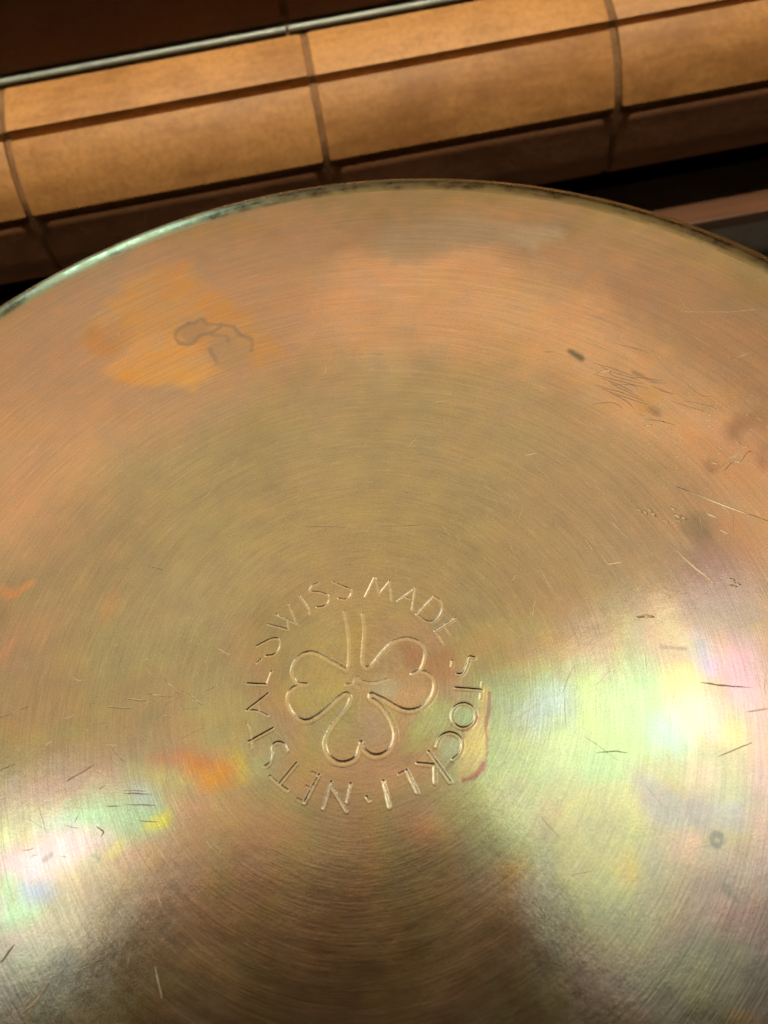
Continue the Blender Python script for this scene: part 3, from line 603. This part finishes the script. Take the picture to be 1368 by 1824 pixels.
# oxide film and stains: the copper's own colour from place to place
tint = np.zeros((len(VX), 3))
warp = fbm(VX, VY, 26.0, 21, 4) * 9 + fbm(VX, VY, 5.0, 29, 3) * 1.6
rw = RR + warp
stops = [(0, (.66, .59, .36)), (40, (.65, .60, .38)), (70, (.66, .57, .38)), (83, (.92, .66, .42)), (104, (.98, .69, .43)),
         (111, (.70, .50, .34)), (122, (.60, .46, .29)), (130, (.56, .48, .26))]
for c in range(3):
    tint[:, c] = np.interp(rw, [s[0] for s in stops], [s[1][c] for s in stops])
mott = fbm(VX, VY, 14.0, 41, 4)
tint *= (1 + 0.22 * mott)[:, None]
gr = sstep(0.05, 0.5, fbm(VX, VY, 30.0, 51, 4))[:, None] * 0.22
tint = tint * (1 - gr) + np.array([.56, .60, .42]) * gr
pk = sstep(0.05, 0.5, fbm(VX, VY, 24.0, 61, 4))[:, None] * 0.35
tint = tint * (1 - pk) + np.array([.84, .56, .44]) * pk
thick = 1.6 * fbm(VX, VY, 34.0, 83, 4) + 0.35 * fbm(VX, VY, 7.0, 87, 3) + RR / 70.0     # oxide thickness
film = 0.70 + 0.26 * np.cos(2 * math.pi * (thick[:, None] + np.array([0.0, 0.30, 0.62])))
fa = (0.18 * (1 - sstep(70, 95, rw)) * (1 - 0.75 * sstep(-5, 30, VY)))[:, None]
tint = tint * (1 - fa) + tint.mean(1)[:, None] * film / 0.70 * np.array([1.12, 1.02, 0.72]) * fa
eN = fbm(VX, VY, 4.0, 71, 4); eN2 = fbm(VX, VY, 1.3, 77, 2)
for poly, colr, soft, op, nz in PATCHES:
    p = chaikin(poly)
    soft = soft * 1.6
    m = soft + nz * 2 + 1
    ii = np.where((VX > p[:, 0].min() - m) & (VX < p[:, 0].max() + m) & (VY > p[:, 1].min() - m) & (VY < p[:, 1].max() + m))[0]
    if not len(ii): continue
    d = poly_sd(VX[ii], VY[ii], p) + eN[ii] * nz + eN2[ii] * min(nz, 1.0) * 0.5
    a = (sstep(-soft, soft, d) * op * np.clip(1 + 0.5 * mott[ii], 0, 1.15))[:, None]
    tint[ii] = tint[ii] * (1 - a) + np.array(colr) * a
for poly, colr, w, op in STAIN_LINES:
    if w < 0.33 and math.hypot(*poly[0]) > 26: continue        # drawn as fine dark scratches below
    p = catmull(poly)
    m = w * 3 + 0.5
    ii = np.where((VX > p[:, 0].min() - m) & (VX < p[:, 0].max() + m) & (VY > p[:, 1].min() - m) & (VY < p[:, 1].max() + m))[0]
    if not len(ii): continue
    d = seg_dist(VX[ii], VY[ii], p) + eN2[ii] * w * 0.6
    a = (sstep(w * 1.3, w * 0.4, d) if False else (1 - sstep(w * 0.45, w * 1.35, d)))[:, None] * op
    tint[ii] = tint[ii] * (1 - a) + np.array(colr) * a
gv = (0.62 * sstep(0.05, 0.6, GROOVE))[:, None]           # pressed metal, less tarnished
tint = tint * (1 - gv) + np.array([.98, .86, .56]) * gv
tint *= 1 + sstep(60, 95, RR)[:, None] * np.array([0.0, -0.055, -0.01])
tint = np.clip(tint, 0.02, 1.0)

# faces
i0 = 1 + (np.arange(NR - 1)[:, None] * NTH + np.arange(NTH)[None, :])
i1 = 1 + (np.arange(NR - 1)[:, None] * NTH + (np.arange(NTH)[None, :] + 1) % NTH)
quads = np.stack([i0, i0 + NTH, i1 + NTH, i1], -1).reshape(-1, 4)
fan = np.stack([np.zeros(NTH, int), 1 + np.arange(NTH), 1 + (np.arange(NTH) + 1) % NTH], -1)
fid = VID[quads].max(1)
co_all = np.stack([VX, VY, VZ], 1) * 0.001
co_all[:, 2] += H

def piece(name, faces_q, faces_t, mat, parent):
    used = np.unique(np.concatenate([faces_q.ravel(), faces_t.ravel()])).astype(int)
    remap = np.full(len(VX), -1); remap[used] = np.arange(len(used))
    me = bpy.data.meshes.new(name)
    me.vertices.add(len(used))
    me.vertices.foreach_set('co', co_all[used].astype(np.float32).ravel())
    loops = np.concatenate([remap[faces_q].ravel(), remap[faces_t].ravel()]).astype(np.int32)
    sizes = np.concatenate([np.full(len(faces_q), 4), np.full(len(faces_t), 3)])
    starts = np.concatenate([[0], np.cumsum(sizes)[:-1]]).astype(np.int32)
    me.loops.add(len(loops)); me.loops.foreach_set('vertex_index', loops)
    me.polygons.add(len(sizes)); me.polygons.foreach_set('loop_start', starts)
    me.polygons.foreach_set('use_smooth', np.ones(len(sizes), bool))
    me.update(calc_edges=True)
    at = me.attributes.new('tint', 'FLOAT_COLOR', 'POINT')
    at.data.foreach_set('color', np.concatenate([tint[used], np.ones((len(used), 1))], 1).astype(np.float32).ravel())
    return link(name, me, mat, parent)

NOT = np.zeros((0, 3), int)
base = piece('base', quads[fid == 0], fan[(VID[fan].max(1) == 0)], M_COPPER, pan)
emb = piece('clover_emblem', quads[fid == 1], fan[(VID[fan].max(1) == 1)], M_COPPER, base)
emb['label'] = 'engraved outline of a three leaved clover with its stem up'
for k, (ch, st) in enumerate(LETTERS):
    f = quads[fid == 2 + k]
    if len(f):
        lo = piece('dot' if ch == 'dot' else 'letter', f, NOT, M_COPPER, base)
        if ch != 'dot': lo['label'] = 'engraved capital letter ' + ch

def lathe(name, prof, n, mat, parent):
    """prof: (r, z) in metres, closed or open strip"""
    bm = bmesh.new()
    rings = [[bm.verts.new((r * math.cos(t * 2 * math.pi / n), r * math.sin(t * 2 * math.pi / n), z)) for t in range(n)] for r, z in prof]
    for a, b in zip(rings[:-1], rings[1:]):
        for i in range(n):
            f = bm.faces.new((a[i], b[i], b[(i + 1) % n], a[(i + 1) % n])); f.smooth = True
    me = bpy.data.meshes.new(name); bm.to_mesh(me); bm.free()
    return link(name, me, mat, parent)

prof = []
for k in range(25):
    t = k / 24 * math.pi / 2
    lip = 0.10 * math.exp(-((k - 5) / 1.3) ** 2)          # faint raised line left by the spinning
    prof.append(((R_FLAT + (FIL + lip) * math.sin(t)) * 0.001, H + (-FIL + (FIL + lip) * math.cos(t)) * 0.001))
for k in range(1, 13):
    prof.append(((R_OUT + 2.0 * k / 12) * 0.001, H - (FIL + (H * 1000 - FIL - 6) * k / 12) * 0.001))
side = lathe('side_wall', prof, 360, M_EDGE, pan)
zb = prof[-1][1]; ro = prof[-1][0]
rim = lathe('rim', [(ro + 0.003 * math.sin(a) + 0.0, zb - 0.0025 + 0.003 * math.cos(a)) for a in [k * 2 * math.pi / 20 for k in range(21)]], 180, M_EDGE, pan)
inn = lathe('lining', [(0.0005, H - 0.003), (R_FLAT * 0.001 - 0.002, H - 0.003), (R_OUT * 0.001 - 0.0035, H - 0.008), (ro - 0.003, 0.004)], 120, M_TIN, pan)

# scratches: little burrs of bare metal
def surf_z(x, y):
    r = math.hypot(x, y)
    return H
sv, sf = [], []
def burr(pts, w, hgt=None):
    p = catmull(pts, 5)
    n = len(p)
    if n < 5:
        p = np.array([p[0] + (p[-1] - p[0]) * t for t in np.linspace(0, 1, 7)]); n = 7
    tan = np.gradient(p, axis=0); tan /= np.linalg.norm(tan, axis=1)[:, None] + 1e-9
    nor = np.stack([-tan[:, 1], tan[:, 0]], 1)
    zi = zs_at(p)
    b = len(sv)
    hh = hgt if hgt else (w * 0.085 if w > 0.55 else w * random.uniform(0.03, 0.10))
    for i in range(n):
        t = i / (n - 1)
        ww = w * 0.5 * (math.sin(math.pi * min(max(t, 0.03), 0.97)) ** 0.6) * random.uniform(0.65, 1.15)
        q = p[i] + nor[i] * random.uniform(-0.05, 0.05)
        for s, zz in ((-1, 0.006), (random.uniform(-.2, .2), 0.006 + hh), (1, 0.006)):
            v = q + nor[i] * ww * s
            sv.append((v[0] * .001, v[1] * .001, H + (zi[i] + zz) * .001))
        if i:
            a = b + (i - 1) * 3; c = b + i * 3
            sf.extend([(a, a + 1, c + 1, c), (a + 1, a + 2, c + 2, c + 1)])
def zs_at(p):
    """height of the pan surface (mm) under points p"""
    r = np.hypot(p[:, 0], p[:, 1]); t = np.arctan2(p[:, 1], p[:, 0]) % (2 * math.pi)
    ri = np.clip(np.searchsorted(radii, r), 0, NR - 1)
    ti = np.round(t / (2 * math.pi) * NTH).astype(int) % NTH
    return VZ[1 + ri * NTH + ti]
def flush(name, mat, label):
    me = bpy.data.meshes.new(name); me.from_pydata(sv, [], sf); me.update()
    o = link(name, me, mat, base)
    o['kind'] = 'stuff'; o['label'] = label
    sv.clear(); sf.clear()
for poly, colr, w, op in STAIN_LINES:
    if w < 0.33 and math.hypot(*poly[0]) > 26: burr(poly, w * 1.1 * (0.6 + 0.5 * op), 0.012)
for k in range(11):          # ingrained dark streaks beside the pecked patch
    t = random.gauss(37, 5); r = random.gauss(88, 4)
    x, y = r * math.cos(math.radians(t)), r * math.sin(math.radians(t))
    burr([(x, y), (x + random.uniform(-3, -1), y + random.uniform(.6, 2.0)), (x + random.uniform(-6, -3), y + random.uniform(2, 4))], random.uniform(.12, .28), 0.012)
flush('dark_scratches', M_SOOT, 'dark ingrained scratches in the copper')
for pts, w in SCRATCHES:
    burr(pts, w * 1.5)
def random_scratch(x, y, ang, L, w, bend=0.15):
    a = math.radians(ang)
    mx, my = x + math.cos(a) * L / 2 - math.sin(a) * bend * L / 2, y + math.sin(a) * L / 2 + math.cos(a) * bend * L / 2
    burr([(x, y), (mx, my), (x + math.cos(a) * L, y + math.sin(a) * L)], w)
for k in range(46):          # the scratched patch left of the mark
    random_scratch(random.gauss(-43, 12), random.gauss(1, 11), random.choice([-8, 5, 40, -50, 20]) + random.gauss(0, 12), random.uniform(0.8, 4.0), random.uniform(0.08, 0.2), random.uniform(-.2, .2))
for k in range(60):          # all over, mostly along the turn
    t = random.uniform(-30, 150); r = random.uniform(30, 125)
    x, y = r * math.cos(math.radians(t)), r * math.sin(math.radians(t))
    random_scratch(x, y, t + 90 + random.gauss(0, 14), random.uniform(1.5, 8), random.uniform(0.07, 0.15), 0.05)
for k in range(40):          # rubbed arcs towards the right of the mark
    t = random.uniform(5, 50); r = random.uniform(30, 62)
    x, y = r * math.cos(math.radians(t)), r * math.sin(math.radians(t))
    random_scratch(x, y, 118 + random.gauss(0, 4), random.uniform(3, 9), random.uniform(0.05, 0.11), 0.04)
for k in range(70):          # pecked patch on the right of the ring
    random_scratch(random.gauss(80, 8), random.gauss(37, 7), 140 + random.gauss(0, 25), random.uniform(0.5, 2.2), random.uniform(0.12, 0.3), 0.1)
for k in range(160):         # hairlines, every way
    t = random.uniform(-60, 200); r = random.uniform(26, 122)
    x, y = r * math.cos(math.radians(t)), r * math.sin(math.radians(t))
    random_scratch(x, y, random.uniform(0, 360), random.uniform(1, 7), random.uniform(0.05, 0.11), random.uniform(-.08, .08))
flush('scratches', M_BARE, 'fine bright scratches worn into the copper')

# ------------------------------------------------------------------ table top and the tiled ledge behind
def box(name, x0, x1, y0, y1, z0, z1, mat, parent=None, bev=0.0015, seg=2):
    bm = bmesh.new()
    bmesh.ops.create_cube(bm, size=1.0)
    for v in bm.verts:
        v.co = Vector((x0 + (v.co.x + .5) * (x1 - x0), y0 + (v.co.y + .5) * (y1 - y0), z0 + (v.co.z + .5) * (z1 - z0)))
    if bev: bmesh.ops.bevel(bm, geom=bm.edges[:] , offset=bev, segments=seg, profile=0.6, affect='EDGES')
    for f in bm.faces: f.smooth = False
    me = bpy.data.meshes.new(name); bm.to_mesh(me); bm.free()
    return link(name, me, mat, parent)

YC, ZC, XC = CAM[1], CAM[2], CAM[0]
W = 0.12
def yz(k, e):            # depth in tile widths from the viewer, slope below eye level
    return YC + k * W, ZC - e * k * W

tab = box('table_top', -0.60, 0.62, -0.45, YC + 0.62, -0.03, 0.0, M_GREY, None, 0.004)
tab['kind'] = 'structure'

def prism(name, prof, x0, x1, mat, parent, bev=0.0012):
    """closed profile [(y, z)] run along x"""
    bm = bmesh.new()
    a = [bm.verts.new((x0, y, z)) for y, z in prof]
    b = [bm.verts.new((x1, y, z)) for y, z in prof]
    n = len(prof)
    bm.faces.new(a); bm.faces.new(b[::-1])
    for i in range(n): bm.faces.new((a[i], b[i], b[(i + 1) % n], a[(i + 1) % n]))
    bmesh.ops.recalc_face_normals(bm, faces=bm.faces[:])
    ends = [e for e in bm.edges if len({round(v.co.x, 6) for v in e.verts}) == 1]
    if bev: bmesh.ops.bevel(bm, geom=ends, offset=bev, segments=2, profile=0.6, affect='EDGES')
    for f in bm.faces: f.smooth = True
    me = bpy.data.meshes.new(name); bm.to_mesh(me); bm.free()
    me.set_sharp_from_angle(angle=math.radians(40))
    return link(name, me, mat, parent)

yT, zT = yz(2.63, .545)      # back of the flat ledge
y1, z1 = yz(2.44, .604)      # first groove
y2, z2 = yz(2.28, .735)      # second groove
y3, z3 = yz(2.265, .850)     # foot of the front tiles
ledge = empty('tiled_ledge', (0, yT, 0), 'brown glazed tile ledge behind the pan, stepped in rows with pale painted lip glints', 'tile ledge')
XJ = [XC - .358, XC - .238, XC - .118, XC + .003, XC + .122, XC + .242, XC + .362]
GAP = 0.0013

def curve_pts(p, q, bulge, n=8):
    """slightly domed run from p to q"""
    p = np.array(p); q = np.array(q); d = q - p
    nrm = np.array([-d[1], d[0]]); nrm = nrm / np.linalg.norm(nrm)
    if nrm[1] < 0: nrm = -nrm
    return [tuple(p + d * t + nrm * bulge * 4 * t * (1 - t)) for t in np.linspace(0, 1, n)]

class Holder: pass
def off(pts, dy, dz): return [(a + dy, b + dz) for a, b in pts]
for j, (xa, xb) in enumerate(zip(XJ[:-1], XJ[1:])):
    def jit(): return random.uniform(-.0004, .0004)
    x0, x1 = xa + GAP + jit(), xb - GAP + jit()
    # flat ledge row
    top = curve_pts((yT - .0005, zT + jit()), (y1 + .0012, z1 + .0006 + jit()), .0008)
    prism('ledge_tile', top + [(y1 + .0022, z1 - .010), (yT, zT - .012)], x0, x1, M_TILE, ledge)
    # sloping row
    top = curve_pts((y1 - .0005, z1 - .0022 + jit()), (y2 + .0006, z2 + .0012), .0022)
    prism('sloped_tile', top + [(y2 + .012, z2 - .003), (y1 + .010, z1 - .012)], x0, x1, M_TILE, ledge)
    # front row, rolled under at the foot
    fr = [(y2 + .004, z2 - .0022), (y2 + .0014, z2 - .0024), (y2 + .0008, z2 - .0030), (y2 + .0006, z2 - .006)]
    fr += [(y2 + .0006 + (y3 - y2) * t, z2 - .006 + (z3 + .008 - z2 + .006) * t) for t in (.25, .5, .75, 1)]
    yb, zb_ = fr[-1]
    fr += [(yb + .012 * (1 - math.cos(a)), zb_ - .012 * math.sin(a)) for a in [k * math.pi / 16 for k in range(1, 9)]]
    fr += [(y2 + .020, fr[-1][1])]
    fr += [(y2 + .020, z2 - .006)]
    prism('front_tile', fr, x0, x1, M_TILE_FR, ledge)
    # upright row behind the ledge, and pale strips that paint in the lip's reflected light
    xs = -.006
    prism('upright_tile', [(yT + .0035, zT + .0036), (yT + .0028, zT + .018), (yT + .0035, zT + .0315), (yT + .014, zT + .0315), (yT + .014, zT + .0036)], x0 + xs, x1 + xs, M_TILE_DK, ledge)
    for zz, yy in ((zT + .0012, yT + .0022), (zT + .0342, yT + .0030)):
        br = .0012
        prism('lip_glint', [(yy + br * math.cos(a), zz + br * math.sin(a)) for a in [k * math.pi / 6 for k in range(12)]], x0 + xs - .0006, x1 + xs + .0006, M_LIP_GLINT, ledge, 0)
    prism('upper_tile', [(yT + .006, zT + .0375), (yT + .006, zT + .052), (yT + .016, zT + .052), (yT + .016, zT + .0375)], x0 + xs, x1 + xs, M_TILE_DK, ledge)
# grout bed, just below the faces of the tiles
gx0, gx1 = XJ[0] + .002, XJ[-1] - .002
e = .0016
bed = [(yT + .008, zT + .050), (yT + .008, zT + .036), (yT + .0062, zT + .034), (yT + .0062, zT + .001), (yT, zT - e)]
gt = off(curve_pts((yT - .0005, zT), (y1 + .0012, z1 + .0006), .0008), 0, -.0010)[1:-1]
gs = off(curve_pts((y1 - .0005, z1 - .0022), (y2 + .0006, z2 + .0012), .0022), .0008, -.0008)
bed += gt + [(y1 + .0024, z1 - .0005), (y1 + .0022, z1 - .0035)] + gs[1:-1]
bed += [(y2 + .0022, z2 - .0005), (y2 + .0018, z2 - .0035), (y2 + .0016, z2 - .005), (y3 + .0016, z3 + .010), (y3 + .004, z3 + .0005), (y3 + .018, z3 - .0015)]
bed += [(yT + .020, z3 - .001), (yT + .020, zT + .050)]
g_ = prism('grout', bed, gx0, gx1, M_GROUT, ledge, 0)
# plinth set back under the ledge, the recess shadow put into its black
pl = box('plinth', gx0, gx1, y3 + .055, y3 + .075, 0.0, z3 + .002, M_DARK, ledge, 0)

rail = box('wooden_rail', -0.46, 0.50, YC + .258, YC + .2715, 0.0245, 0.0312, M_WOOD, None, 0.0012)
rail['label'] = 'thin brown wooden strip along the top of the grey kerb behind the pan'
rail['category'] = 'wooden strip'
kerb = box('stone_kerb', -0.46, 0.50, YC + .2615, YC + .2995, 0.0, 0.0243, M_GREY, None, 0.001)
kerb['label'] = 'low dark grey stone kerb under the wooden strip at the far right'
kerb['category'] = 'kerb'
